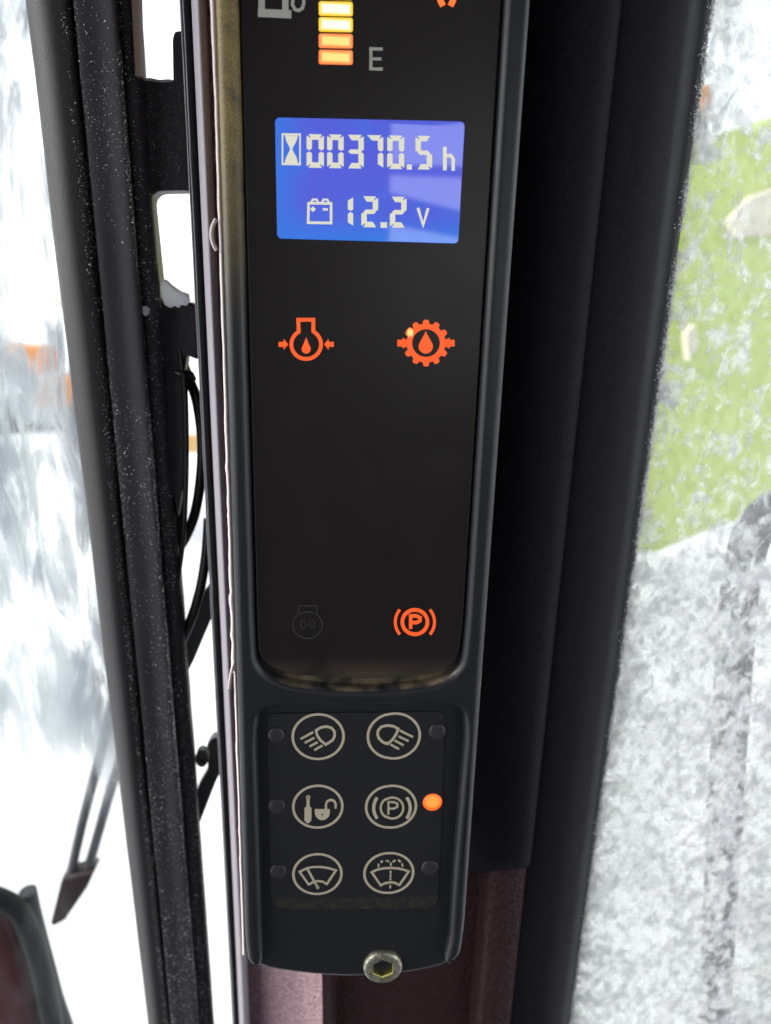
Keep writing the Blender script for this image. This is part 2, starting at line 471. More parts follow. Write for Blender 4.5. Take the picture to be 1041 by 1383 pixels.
# ------------------------------------------------------------------ setting: snow outside, the cab round the camera
def snow_ground():
    bm = bmesh.new(); n = 40; vs = []
    xs = [(-1 if i < n/2 else 1)*(abs(i-n/2)/(n/2))**2.2*120 for i in range(n+1)]
    for i, x in enumerate(xs):
        for yy in xs: 
            h = .12*noise.noise(Vector((x*.35, yy*.35, 0)))+.05*noise.noise(Vector((x*1.3, yy*1.3, 3)))
            vs.append(bm.verts.new((x, yy+2, h-.05)))
    for i in range(n):
        for j in range(n):
            a = i*(n+1)+j; bm.faces.new((vs[a], vs[a+1], vs[a+n+2], vs[a+n+1]))
    o = from_bm('snow_ground', bm, 'snow_ground', None, True)
    tag(o, 'snow covered ground outside the cab windows', kind='structure')
snow_ground()
def cab():
    r = box('cab_roof', (-.75, -1.30, 2.16), (.95, .16, 2.22), 'cab_liner'); tag(r, 'dark lined cab roof overhead', kind='structure')
    f = box('cab_floor', (-.75, -1.30, .55), (.95, .10, .62), 'cab_liner'); tag(f, 'dark cab floor', kind='structure')
    # rear wall with its window opening; bars added to break up what the display reflects
    wx0, wx1, wz0, wz1 = .086, .66, 1.62, 2.035
    w = empty('cab_rear_wall', (.1, -1.28, .62)); tag(w, 'dark rear wall of the cab with a window and added bars', kind='structure')
    y0, y1 = -1.30, -1.26
    box('wall_panel', (-.75, y0, .62), (wx0, y1, 2.16), 'cab_liner', w)
    box('wall_panel', (wx1, y0, .62), (.95, y1, 2.16), 'cab_liner', w)
    box('wall_panel', (wx0, y0, .62), (wx1, y1, wz0), 'cab_liner', w)
    box('wall_panel', (wx0, y0, wz1), (wx1, y1, 2.16), 'cab_liner', w)
    box('reflection_bar', (wx0, y0+.01, 1.934), (wx1, y1+.01, 1.947), 'cab_liner', w)
    slab('reflection_bar', [(wx0, y1+.01, 1.898), (.40, y1+.01, 1.835), (.40, y1+.01, 1.80), (wx0, y1+.01, 1.845)], (0, -.02, 0), 'cab_liner', w)
cab()

# ------------------------------------------------------------------ the pillar that carries the panel
pil = empty('cab_pillar', at(520, 1383, .06))
tag(pil, 'folded maroon and black cab pillar with grained paint behind the instrument panel', 'pillar')
profile('lit_facet', [(250, 330, .085), (254, 334, .060), (262, 339, .052), (414, 432, .0335), (420, 436, .0325)], 'lit_maroon', pil)
post = [(420, 436, .0325), (428, 442, .0330), (440, 449, .036), (449, 456, .046),
        (745, 632, .046), (756, 643, .036), (768, 649, .034), (826, 684, .034), (836, 690, .037)]
profile('post', post, 'maroon', pil, n=2)
cover = smooth_prof([(830, 686, .0375), (838, 692, .0355), (862, 709, .0355), (900, 735, .038), (926, 754, .043), (935, 760, .047), (938, 763, .053), (936, 762, .075)], 5)
profile('side_cover', cover, 'dark_trim_and_shade', pil)
def upper_shade():
    # black sheet added for shade on the upper post, foot rounded off
    bm = bmesh.new(); rows = []; prof = smooth_prof([(690, 600, .044), (712, 616, .036), (760, 646, .031), (815, 678, .0312), (838, 692, .0345), (840, 693, .040)], 4)
    ts = [-.16, .2, .6]+[.76+.0075*k for k in range(13)]
    for t in ts:
        f = max(0, (t-.76)/.09); row = []
        for q in prof:
            a, b = edge_line(*q); p = a+(b-a)*t; row.append(bm.verts.new(p+Vector((0, .05*f*f, 0))))
        rows.append(row)
    for a, b in zip(rows, rows[1:]):
        for i in range(len(prof)-1): bm.faces.new((a[i], a[i+1], b[i+1], b[i]))
    o = from_bm('upper_shade', bm, 'dark_trim_and_shade', pil, True)
upper_shade()
trim = smooth_prof([(259, 324, .060), (259, 324, .046), (262, 326, .040), (269, 331, .038), (276, 335, .041), (279, 338, .048), (279, 338, .060)], 5)
profile('edge_trim', trim, 'mauve_trim', pil)
gask = smooth_prof([(243, 314.5, .075), (243, 314.5, .058), (247, 317, .054), (256, 322, .054), (260, 325, .058), (260, 325, .075)], 4)
profile('gasket', gask, 'gasket', pil)
def thread():
    for du in (0, 3.2):
        pts = []
        for k in range(60):
            t = -.1+1.2*k/59
            a, b = edge_line(244.5+du, 316+du*.4, .0535); p = a+(b-a)*t
            bow = (-4.0+4.0*abs(2*t-1)**1.6)*.00008
            pts.append(p+Vector((bow+random.uniform(-1, 1)*.00009, -.0004, 0)))
        tube('gasket_thread', pts, .00017, 'thread', pil, 6, 1)
thread()
def sealant():
    # torn bead of white sealant squeezed out along the housing
    bm = bmesh.new(); n = 260; rows = []
    def left(v):
        w = 3.2
        if v < 130: w = 5.0-.012*v
        w += 1.0*noise.noise(Vector((v*.02, 0, 1)))
        if v > 560:
            w += 2.6*max(0, noise.noise(Vector((v*.045, 5, 1)))) + 2.0*max(0, noise.noise(Vector((v*.11, 9, 1))))
        if 740 < v < 905: w += 3.0*abs(noise.noise(Vector((v*.03, 2, 7))))
        if v > 905: w = max(1.0, w*.5)
        return w
    for k in range(n):
        v = -60+1350*k/(n-1)
        ur = 289+.0318*v + 3
        row = []
        for du, dy in ((0, .0), (-(left(v)+3)*.5, -.0010), (-(left(v)+3), .0002), (-(left(v)+3)+.6, .0012), (0, .0016)):
            row.append(bm.verts.new(at(ur+du, v, .0085+dy)))
        rows.append(row)
    for a, b in zip(rows, rows[1:]):
        for i in range(5): bm.faces.new((a[i], a[(i+1) % 5], b[(i+1) % 5], b[i]))
    o = from_bm('sealant_bead', bm, 'sealant', pil, True)
    # a loop that has come away, and a hanging shred
    tube('sealant_loop', [at(292, 296, .008), at(287.5, 306, .0075), at(286, 317, .0075), at(288, 328, .0075), at(293, 338, .008)], .00055, 'sealant', pil, 8, 5)
    tube('sealant_shred', [at(317, 893, .008), at(313, 908, .0075), at(311, 920, .0075), at(310, 930, .008)], .0005, 'sealant', pil, 8, 5)
sealant()

# ------------------------------------------------------------------ instrument panel
pan = empty('instrument_panel', at(482, 1328, .02))
tag(pan, 'black upright instrument panel with blue hour display, warning lamps and keypad', 'instrument panel')
TOP = -190
outer_px = [(284.5, TOP), (330, 1270), (334, 1306), (362, 1318), (420, 1326), (485, 1329), (560, 1322), (606, 1311), (623, 1296), (627, 1262), (731, TOP)]
outer = fillet([xz(*p, .0024 if p[1] > 1300 else 0) for p in outer_px], [0, .006, .004, .006, .01, .01, .01, .006, .005, .006, 0])
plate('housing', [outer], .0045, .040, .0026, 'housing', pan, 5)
# front bezel with the window opening and the open keypad channel between its two rails
bez_px = [(284.5, TOP), (330, 1266), (334.5, 1303), (352, 1311), (355, 1296), (352.5, 1200), (347, 1000), (351, 962), (378, 957), (482, 954), (592, 954), (624, 958), (628, 990),
          (612, 1180), (607, 1270), (600, 1297), (604, 1307), (621, 1295), (627, 1258), (731, TOP)]
bez = fillet([xz(*p) for p in bez_px], [0, .01, .006, .004, .006, .02, .01, .006, .006, .02, .006, .006, .01, .02, .012, .004, .006, .008, .01, 0])
hole_px = [(317, TOP+40), (344, 850), (347, 904), (385, 925), (482, 935), (585, 926), (622, 906), (628.5, 850), (691, TOP+40)]
hole = fillet([xz(*p) for p in hole_px], [0, .02, .006, .010, .02, .010, .006, .02, 0])
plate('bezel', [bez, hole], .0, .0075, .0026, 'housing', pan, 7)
# smoked window
ln_px = [(320.5, TOP+44), (347, 845), (350, 892), (386, 911), (482, 919), (584, 912), (618, 894), (625, 845), (687, TOP+44)]
LY = .0024
lens = plate('smoked_window', [fillet([xz(*p, LY) for p in ln_px], [0, .02, .006, .010, .02, .010, .006, .02, 0])], LY, .0055, .0007, 'lens', pan)
IY = LY-.00006          # symbols lie on the window

def rrect(c, hw, hh, r, skew=0, n=4):
    pts = []
    for sx, sy, a in ((1, -1, -90), (1, 1, 0), (-1, 1, 90), (-1, -1, 180)):
        for k in range(n+1):
            t = math.radians(a+90*k/n)
            x = sx*(hw-r)+r*math.cos(t); y = sy*(hh-r)+r*math.sin(t)
            pts.append((c[0]+x, c[1]+y+skew*x))
    return pts
# fuel gauge
d = Draw(IY)
def pump():
    d.poly([(349, 12), (394, 14), (394, 25), (349, 23)])
    d.stroke([(354, 13), (354, -42), (386, -42), (386, 14)], 8.5)
    d.stroke([(354, -12), (386, -11)], 7)
    d.stroke([(391, -30), (398, -20), (395.5, 6), (399, 13), (404, 14.5), (409, 11), (411, 4), (408, -30)], 4.2)
pump(); d.build('fuel_pump_symbol', 'print_grey', lens)
d = Draw(IY); d.stroke([(517.5, 66.5), (501.5, 66), (501.5, 93), (517.5, 93.5)], 4.2); d.stroke([(501.5, 79.5), (515.5, 79.8)], 4.0); d.build('letter_e', 'print_grey', lens)
for v, mt in ((-32, 'seg_yellow'), (-10, 'seg_yellow'), (12, 'seg_yellow'), (33.5, 'seg_yellow'), (55.5, 'seg_orange'), (77.5, 'seg_orange')):
    d = Draw(IY); d.poly(rrect((454, v), 23, 9.7, 3, .02)); d.build('gauge_segment', mt, lens)
# lower tips of the red lamp at the top edge
d = Draw(IY)
for s in (-1, 1):
    d.stroke([(602.5+s*14, -22), (602.5+s*12, -10), (602.5+s*8, 2), (602.5+s*5, 8)], 8)
d.build('warning_symbol', 'orange_hot', lens)

# liquid crystal display
DY = IY-.0002
lcd_c = [(372, 158.5), (627, 164), (618, 329), (375, 322)]
def quad_round(q, r):
    return fillet([xz(*p, DY) for p in q], r, 6)
lcd = plate('display', [quad_round(lcd_c, .0014)], DY, IY+.0004, .00008, 'lcd', pan, 1)
GY = DY-.00002
def lcd_map(s, t):
    """display coordinates: s right 0..1041, t down 0..706 as measured on an enlargement"""
    return (360+s*280/1041, 150+t*190/706)
def seven(digit, s0, s1, t0, t1, slant=0):
    segs = {'0': 'abcdef', '1': 'bc', '2': 'abged', '3': 'abgcd', '5': 'afgcd', '7': 'abc'}[digit]
    w = (s1-s0); h = t1-t0; th = 27; gp = 3; m = (t0+t1)/2
    d = Draw(GY)
    def P(*pts): d.poly([lcd_map(s, t+(s-520)*.016) for s, t in pts])
    c = 10
    if 'a' in segs: P((s0+c, t0), (s1-c, t0), (s1-th, t0+th), (s0+th, t0+th)) if digit not in '7' else P((s0+2, t0), (s1-c, t0), (s1-th, t0+th), (s0+th, t0+th))
    if 'd' in segs: P((s0+th, t1-th), (s1-th, t1-th), (s1-c, t1), (s0+c, t1))
    if 'g' in segs: P((s0+th-4, m-11), (s1-th+4, m-11), (s1-10, m), (s1-th+4, m+11), (s0+th-4, m+11), (s0+10, m))
    def vert(sa, sb, ta, tb, inner, top):
        # vertical bar with chamfered ends
        if top: P((sa, ta+c-3), (sb, ta+th-4), (sb, tb-12), ((sa+sb)/2, tb-gp), (sa, tb-10))
        else: P((sa, ta+10), ((sa+sb)/2, ta+gp), (sb, ta+12), (sb, tb-th+4), (sa, tb-c+3))
    if 'f' in segs: vert(s0, s0+th, t0, m, 1, True)
    if 'e' in segs: vert(s0, s0+th, m, t1, 1, False)
    if 'b' in segs: vert(s1, s1-th, t0, m, -1, True)
    if 'c' in segs: vert(s1, s1-th, m, t1, -1, False)
    d.build('digit', 'digit', lcd)
for dg, a, b in (('0', 203, 290), ('0', 306, 389), ('3', 402, 490), ('7', 505, 588), ('0', 603, 688), ('5', 745, 828)):
    seven(dg, a, b, 121, 279+10)
for dg, a, b in (('1', 352, 437), ('2', 478, 562), ('2', 616, 700)):
    seven(dg, a, b, 428, 583)
def dotat(s, t, r):
    d = Draw(GY); d.poly([lcd_map(s-r, t-r), lcd_map(s+r, t-r), lcd_map(s+r, t+r), lcd_map(s-r, t+r)]); d.build('decimal_point', 'digit', lcd)
dotat(714, 281, 13); dotat(588, 572, 14)
def lstroke(d, pts, w): d.stroke([lcd_map(*p) for p in pts], w*.269)
d = Draw(GY); lstroke(d, [(892, 180), (892, 298)], 19); lstroke(d, [(892, 225), (922, 223), (934, 240), (934, 300)], 17); d.build('letter_h', 'digit', lcd)
d = Draw(GY); lstroke(d, [(757, 486), (783, 572), (808, 488)], 15); d.build('letter_v', 'digit', lcd)
d = Draw(GY)       # hourglass
lstroke(d, [(82, 116), (82, 268)], 8); lstroke(d, [(170, 116), (170, 270)], 8); lstroke(d, [(78, 116), (174, 117)], 9); lstroke(d, [(78, 266), (174, 268)], 9)
d.poly([lcd_map(*p) for p in ((94, 122), (159, 123), (152, 150), (133, 186), (133, 196), (152, 232), (161, 264), (92, 263), (101, 232), (119, 196), (119, 186), (101, 150))])
d.build('hourglass_symbol', 'digit', lcd)
d = Draw(GY)       # battery
lstroke(d, [(213, 462), (326, 464), (326, 562), (211, 560), (213, 458)], 13)
lstroke(d, [(226, 458), (234, 444), (254, 444), (262, 460)], 10); lstroke(d, [(280, 460), (288, 444), (308, 445), (316, 462)], 10)
lstroke(d, [(222, 492), (248, 492)], 11); lstroke(d, [(235, 480), (235, 505)], 11); lstroke(d, [(284, 493), (310, 494)], 12)
d.build('battery_symbol', 'digit', lcd)

# warning lamps on the window
def drop(d, c, r, h, n=22):
    pts = []
    for i in range(n+1):
        a = math.radians(-50+280*i/n); pts.append((c[0]+r*math.cos(a), c[1]+r*math.sin(a)))
    # teardrop: round foot, point on top
    pts = [(c[0]+r*math.cos(math.radians(a)), c[1]+r*math.sin(math.radians(a))) for a in range(-20, 201, 11)]
    pts += [(c[0]-r*.62, c[1]-r*.95), (c[0]-r*.2, c[1]-h*.8), (c[0], c[1]-h), (c[0]+r*.2, c[1]-h*.8), (c[0]+r*.62, c[1]-r*.95)]
    d.poly(pts)
def ring_px(d, c, rx, ry, w, a0=0, a1=360, n=40):
    full = a1-a0 >= 360
    d.stroke([(c[0]+rx*math.cos(math.radians(a0+(a1-a0)*i/n)), c[1]+ry*math.sin(math.radians(a0+(a1-a0)*i/n))) for i in range(n if full else n+1)], w, full)
ox, oy, k = 320, 380, 360/1041      # enlargement origin and scale
def e(p): return (ox+p[0]*k, oy+p[1]*k)
d = Draw(IY)       # engine oil pressure
pts = [e((272+58*math.sin(math.radians(a)), 246-57*math.cos(math.radians(a)))) for a in range(32, 329, 9)]
d.stroke([e((300, 195)), e((300, 150)), e((241, 150)), e((243, 197))]+[e((272-58*math.sin(math.radians(a)), 246-57*math.cos(math.radians(a)))) for a in range(34, 327, 9)], 15*k, True)
drop(d, e((272, 264)), 18*k, 46*k)
for s in (-1, 1):
    cx = 272+s*88
    d.poly([e((cx-18*s*-1-s*36+s*0, 246)), e((cx, 224)), e((cx, 236)), e((cx+20*s, 236)), e((cx+20*s, 256)), e((cx, 256)), e((cx, 268))])
d.build('oil_pressure_lamp', 'orange_glow', lens)
d = Draw(IY)       # gear with drop: transmission oil
c = e((736, 241)); n = 144; A = []; B = []
for i in range(n):
    a = 2*math.pi*i/n; ph = (i % 12)
    r = 91 if ph in (10, 11, 0, 1, 2) else (86 if ph in (3, 9) else 76)
    A.append(at(c[0]+r*k*math.cos(a), c[1]+r*k*math.sin(a), IY)); B.append(at(c[0]+54*k*math.cos(a), c[1]+54*k*math.sin(a), IY))
d.strip(A, B, True)
for s in (-1, 1): d.poly([e((736+s*74, 228)), e((736+s*92, 220)), e((736+s*92, 228)), e((736+s*112, 228)), e((736+s*112, 254)), e((736+s*92, 254)), e((736+s*92, 262)), e((736+s*74, 254))])
drop(d, e((735, 254)), 28*k, 60*k)
d.build('transmission_oil_lamp', 'orange_glow', lens)
d = Draw(IY-.00013); d.poly([e((674+13*math.cos(a*.35), 200+20*math.sin(a*.35))) for a in range(18)]); d.build('lamp_hot_spot', 'seg_orange', lens)
ox, oy, k = 300, 760, 400/1041
def brake(d, c, r, w, gap, ang, wk, letter):
    ring_px(d, c, r, r*.97, w)
    for s in (0, 180):
        ring_px(d, c, r+gap, (r+gap)*.98, w*wk, s-ang, s+ang, 14)
    x, y = c; h = letter
    d.stroke([(x-h*.38, y+h*.62), (x-h*.38, y-h*.55), (x+h*.15, y-h*.55), (x+h*.46, y-h*.4), (x+h*.46, y-h*.12), (x+h*.15, y+h*.05), (x-h*.38, y+h*.05)], w*.95)
d = Draw(IY); brake(d, (559.5, 840), 17, 5.0, 9.5, 40, .8, 15); d.build('parking_brake_lamp', 'orange_glow', lens)
d = Draw(IY)       # unlit preheat lamp
ring_px(d, (416, 844), 20, 18, 2.2); d.stroke([(404, 828), (404, 818), (429, 818), (429, 829)], 2.2)
for s in (-1, 1): ring_px(d, (416+s*6, 843), 3.6, 4.5, 2)
d.build('preheat_lamp', 'print_ghost', lens)

# keypad
KY = .0040
key_px = [(361, 964), (600, 961), (596, 1100), (591, 1228), (366, 1228)]
key = plate('keypad', [fillet([xz(*p, KY) for p in key_px], [.003, .003, .02, .006, .006])], KY, .0056, .0004, 'membrane', pan, 3)
SY = KY-.00006
LOC = .0143/2*1.0
def mm_per_px(u, v): return (at(u+1, v, SY)-at(u, v, SY)).length
keys = {}
for u, v, wpx in ((430.3, 995, 72), (531.8, 994, 72), (429.8, 1089.5, 69.5), (528, 1089.5, 69), (429.3, 1180.5, 68), (525, 1179, 67.5)):
    sc = mm_per_px(u, v); r = wpx/2*sc
    dd = Draw(SY); dd.ring((u, v), r-.00042, .00088, 64)
    ringo = dd.build('key_ring', 'print_cream', key)
    keys[(u, v)] = r
def sym(name, draw): 
    d = Draw(SY); draw(d); d.build(name, 'print_cream', key)
def lampsym(flip):
    if flip:
        ox, oy, k = 480, 960, 140/1041
        bowl = [(425, 180), (380, 155), (320, 145), (265, 160), (232, 195), (226, 235), (240, 275), (275, 310), (318, 330), (365, 290), (400, 240)]
        bars = [((440, 196), (572, 262)), ((428, 255), (528, 303)), ((388, 296), (478, 345)), ((345, 336), (432, 384))]
    else:
        ox, oy, k = 360, 960, 140/745
        bowl = [(358, 140), (395, 118), (435, 112), (470, 122), (492, 150), (492, 180), (478, 210), (428, 242), (390, 210), (368, 178)]
        bars = [((338, 152), (247, 202)), ((346, 193), (278, 230)), ((370, 224), (312, 256)), ((405, 248), (346, 282))]
    def f(d):
        d.stroke([(ox+x*k, oy+y*k) for x, y in bowl], 3.4, True)
        for a, b in bars: d.stroke([(ox+a[0]*k, oy+a[1]*k), (ox+b[0]*k, oy+b[1]*k)], 2.9)
    return f
sym('front_lamp_symbol', lampsym(False)); sym('rear_lamp_symbol', lampsym(True))
def lock(d):
    ox, oy, k = 360, 960, 140/745
    def q(*pts): return [(ox+x*k, oy+y*k) for x, y in pts]
    ring_px(d, q((302, 622))[0], 2.1, 2.1, 1.7, n=16)
    d.poly(q((292, 632), (311, 632), (314, 690), (326, 696), (325, 785), (314, 797), (308, 806), (292, 806), (285, 797), (275, 785), (276, 696), (289, 690)))
    # padlock with its keyhole left open
    L = q((350, 705), (403, 705), (403, 735), (396, 742), (401, 748), (398, 758), (403, 758), (403, 786), (378, 778), (358, 758), (350, 735))
    R = q((458, 705), (403, 705), (403, 735), (411, 742), (406, 748), (409, 758), (403, 758), (403, 786), (430, 778), (450, 758), (458, 735))
    d.poly(L); d.poly(R[::-1])
    d.stroke(q((430, 706), (430, 670), (440, 648), (466, 638), (490, 648), (500, 670), (499, 702)), 3.0)
sym('boom_lock_symbol', lock)
def brk(d):
    ox, oy, k = 480, 960, 140/1041
    brake(d, (ox+366*k, oy+975*k), 14.6, 2.7, 9.4, 37, 1.55, 14.5)
sym('parking_brake_symbol', brk)
def wiper(d):
    ox, oy, k = 360, 960, 140/745
    def q(*pts): return [(ox+x*k, oy+y*k) for x, y in pts]
    d.stroke(q((240, 1156), (290, 1132), (340, 1121), (400, 1121), (452, 1130), (502, 1146), (436, 1244), (405, 1226), (370, 1222), (338, 1230), (306, 1248)), 2.7, True)
    d.stroke(q((298, 1138), (370, 1268)), 2.9); d.poly([(q((370, 1268))[0][0]+2.3*math.cos(a*.628), q((370, 1268))[0][1]+2.3*math.sin(a*.628)) for a in range(10)])
sym('wiper_symbol', wiper)
def washer(d):
    ox, oy, k = 480, 1140, 120/1041
    def q(*pts): return [(ox+x*k, oy+y*k) for x, y in pts]
    d.stroke(q((195, 328), (260, 298), (340, 281), (420, 278), (500, 284), (560, 298), (618, 320), (508, 478), (450, 450), (402, 444), (350, 456), (302, 482)), 2.7, True)
    for a, b in (((405, 312), (405, 345)), ((404, 356), (404, 385)), ((403, 394), (403, 420)), ((401, 478), (401, 516)), ((408, 215), (409, 255)),
                 ((276, 228), (274, 268)), ((300, 212), (325, 196)), ((360, 190), (385, 206)), ((428, 206), (462, 190)), ((495, 184), (522, 210)), ((540, 225), (546, 262))):
        d.stroke(q(a, b), 2.3)
sym('washer_symbol', washer)
for u, v, lit in ((373, 993, 0), (590, 988, 0), (374, 1089, 0), (583.3, 1083.5, 1), (376, 1177, 0), (580, 1172, 0)):
    bm = bmesh.new(); bmesh.ops.create_uvsphere(bm, u_segments=20, v_segments=10, radius=1)
    r = (13.2 if lit else 11.8)*mm_per_px(u, v); c = at(u, v, SY)
    for q in bm.verts: q.co = Vector((c.x+q.co.x*r, c.y+q.co.y*.0007, c.z+q.co.z*r))
    from_bm('status_light', bm, 'lamp_orange' if lit else 'led_off', key, True)
# fixing screw with hexagon socket
def screw():
    c = at(517, 1309, .0026); r = .0072; hexr = .0040; n = 36
    def P(a, rr, y): return Vector((c.x+rr*math.cos(a), y, c.z+rr*math.sin(a)))
    bm = bmesh.new(); rows = []
    prof = [(r, .0024), (r, .0010), (r*.97, .0005), (r*.90, .0001), (r*.80, 0)]
    for rr, y in prof: rows.append([bm.verts.new(P(i*2*math.pi/n, rr, c.y+y)) for i in range(n)])
    def hx(i, rr):
        a = i*2*math.pi/n; s = (a+math.pi/6) % (math.pi/3)-math.pi/6
        return rr*math.cos(math.pi/6)/math.cos(s)
    off = 0
    rows.append([bm.verts.new(P(i*2*math.pi/n+off, hx(i, hexr*1.08), c.y+.0001)) for i in range(n)])
    for a, b in zip(rows, rows[1:]):
        for i in range(n): bm.faces.new((a[i], a[(i+1) % n], b[(i+1) % n], b[i]))
    o = from_bm('screw', bm, 'zinc', pan); auto_smooth(o, 40)
    bm = bmesh.new(); rows = []
    for rr, y in ((hexr*1.08, .0001), (hexr, .0004), (hexr, .0034), (.0002, .0040)): rows.append([bm.verts.new(P(i*2*math.pi/n+off, hx(i, rr), c.y+y)) for i in range(n)])
    for a, b in zip(rows, rows[1:]):
        for i in range(n): bm.faces.new((a[i], a[(i+1) % n], b[(i+1) % n], b[i]))
    h = from_bm('hexagon_socket', bm, 'zinc_yellow', o)
    for p in h.data.polygons: p.use_smooth = False
screw()

# ------------------------------------------------------------------ left: door frame with rubber seals
fr = empty('door_frame', at(180, 1383, .09))
tag(fr, 'black ribbed door frame with rubber seals, frost specks and a bracket', 'door frame')
tube_p = [(36, 200.5, .098)]+[(67-32*math.cos(a), 216-15.5*math.cos(a), .0625-.0090*math.sin(a)) for a in [math.pi*k/18 for k in range(19)]]+[(100, 232.5, .068)]
profile('round_seal', tube_p, 'rubber_tube', fr, n=40, wob=lambda i, t, p: Vector((noise.noise(Vector((t*9, 0, 0)))*.0004, 0, 0)))
band = smooth_prof([(97, 231, .068), (99, 232, .0575), (104, 235, .0555), (130, 251, .0560), (152, 266, .0550), (157.5, 269, .0575), (159, 270, .066)], 5)
profile('flat_seal', band, 'rubber', fr, n=60, wob=lambda i, t, p: Vector((noise.noise(Vector((t*40, 0, 0)))*.00018, noise.noise(Vector((t*14, i*.2, 4)))*.0003, 0)))
lip = smooth_prof([(158, 269, .070), (160, 270.5, .0640), (172, 278, .0635), (182, 284, .0655), (188, 289, .070), (191, 290.5, .085)], 5)
profile('lip_seal', lip, 'rubber', fr, n=50, wob=lambda i, t, p: Vector((noise.noise(Vector((t*20, 3, 0)))*.0005, 0, 0)))
a0 = at(177, -60, .0655); 
slab('inner_edge', [at(175, -60, .0610), at(187, -60, .0610), at(191.5, 103, .0620), at(183, 103, .0620)], (0, .004, 0), 'tan_edge', fr)
BY = .072
bp = [(150, 112), (192, 106), (234, 108), (233, 52), (236, 42), (242, 41), (250, 41), (262, 258), (246, 257), (214, 258), (206, 264), (204, 272), (216, 388), (216, 420), (150, 420)]
bpw = fillet([xz(*p, BY) for p in bp], [0, .002, .0005, .001, .002, .001, 0, 0, .001, .003, .003, .003, .001, 0, 0], 4)
plate('bracket', [bpw], BY, BY+.010, .0008, 'black_metal', fr, 2)
bp2 = [(212, 412), (258, 408), (268, 420), (268, 486), (252, 480), (249, 510), (251, 640), (240, 700), (224, 640), (214, 520)]
plate('lower_bracket', [fillet([xz(*p, BY+.004) for p in bp2], .001, 3)], BY+.004, BY+.012, .0008, 'black_metal', fr, 2)

def lump(name, pts, y, thick, label):
    """soft lump of snow from a measured outline"""
    bm = bmesh.new(); ring = [at(*p, y) for p in pts]; c = sum(ring, Vector())/len(ring); rows = []
    for f, h in ((1, .5), (.98, .2), (.85, .03), (.5, 0)):
        rows.append([bm.verts.new(c+(p-c)*f+Vector((0, thick*h-.15*thick*noise.noise(p*900), 0))) for p in ring])
    for a, b in zip(rows, rows[1:]):
        for i in range(len(ring)): bm.faces.new((a[i], a[(i+1) % len(ring)], b[(i+1) % len(ring)], b[i]))
    bm.faces.new(rows[-1])
    o = from_bm(name, bm, 'snow', None, True); tag(o, label, 'snow', 'snow lodged on the door frame bracket'); return o
lump('snow_lump', [(217, 376), (224, 378), (233, 386), (243, 393), (254, 397), (255, 408), (250, 413), (243, 412), (240, 416), (235, 413), (229, 416), (222, 412), (218, 402), (216, 388)], BY-.0005, .006, 'white snow lump filling the foot of the slot above the cables')
lump('snow_lump', [(192, 106), (200, 104), (212, 106), (222, 108), (234, 107), (234, 110), (222, 111), (210, 110), (200, 108.5), (192, 108.5)], BY-.0008, .008, 'thin snow ridge along the top edge of the black bracket')
lump('snow_lump', [(192, 414), (197, 413), (202, 417), (201, 424), (196, 427), (192, 423)], .0620, .003, 'tiny snow blob stuck on the seal edge beside the slot')

# cables in the gap
CY = .080
def cable(label, pts, r, y=CY, m='cable'):
    o = tube('cable', [at(u, v, y+dy) for u, v, dy in pts], r, m); tag(o, label, 'cable', 'cables in the door gap'); return o
cable('thin black cable running straight down through the cable tie', [(228, 405, .0), (238, 440, -.002), (246, 495, -.004), (250.5, 530, -.004), (252, 600, -.004), (251, 670, -.004), (247, 735, -.002), (238, 800, 0)], .0011)
cable('thick black hose beside the lip seal behind the cable tie', [(224, 405, .004), (232, 450, .002), (241, 510, .002), (245, 570, .002), (246, 640, .002), (241, 720, .004), (232, 800, .004)], .0021)
cable('black hose bowing out towards the gasket below the cable tie', [(240, 470, .006), (254, 508, .004), (266, 540, .002), (273, 590, .002), (272, 640, .002), (264, 692, .003), (250, 728, .004), (236, 748, .006)], .0021)
cable('black hose curving down past the grey strut', [(282, 700, .006), (279, 745, .004), (271, 795, .003), (258, 838, .004), (240, 880, .006)], .0021)
o = tube('cable_tie', [at(238, 503, CY-.009), at(247, 505, CY-.0095), (at(257, 504, CY-.006)), at(262, 512, CY)], .0011, 'cable'); tag(o, 'small black cable tie clamping the cables', 'cable tie')
o = slab('strut', [at(268, 810, .095), at(286, 786, .095), at(290, 826, .095), at(262, 892, .095), at(250, 915, .095), at(246, 880, .095)], (0, .006, 0), 'steel_grey', None, .0006); tag(o, 'flat grey steel strut slanting across the door gap under the hoses', 'strut')
hg = empty('hinge_bracket', at(275, 1110, .10)); tag(hg, 'small grey hinge bracket with a round pin between frame and pillar', 'hinge')
slab('arm', [at(286, 998, .10), at(294, 996, .10), at(300, 1040, .10), at(292, 1056, .10), at(268, 1118, .10), at(262, 1126, .10), at(268, 1062, .10), at(281, 1040, .10), at(280, 1006, .10)], (0, .006, 0), 'steel_grey', hg, .0006)
def pin():
    d = Draw(.096); ring_px(d, (275, 1018), 6, 9, 5, n=28); d.build('eye', 'steel_grey', hg, .004)
    d = Draw(.0975); d.poly([(275+4*math.cos(a*.3), 1018+6.5*math.sin(a*.3)) for a in range(21)]); d.build('pin', 'rust_pin', hg, .003)
pin()

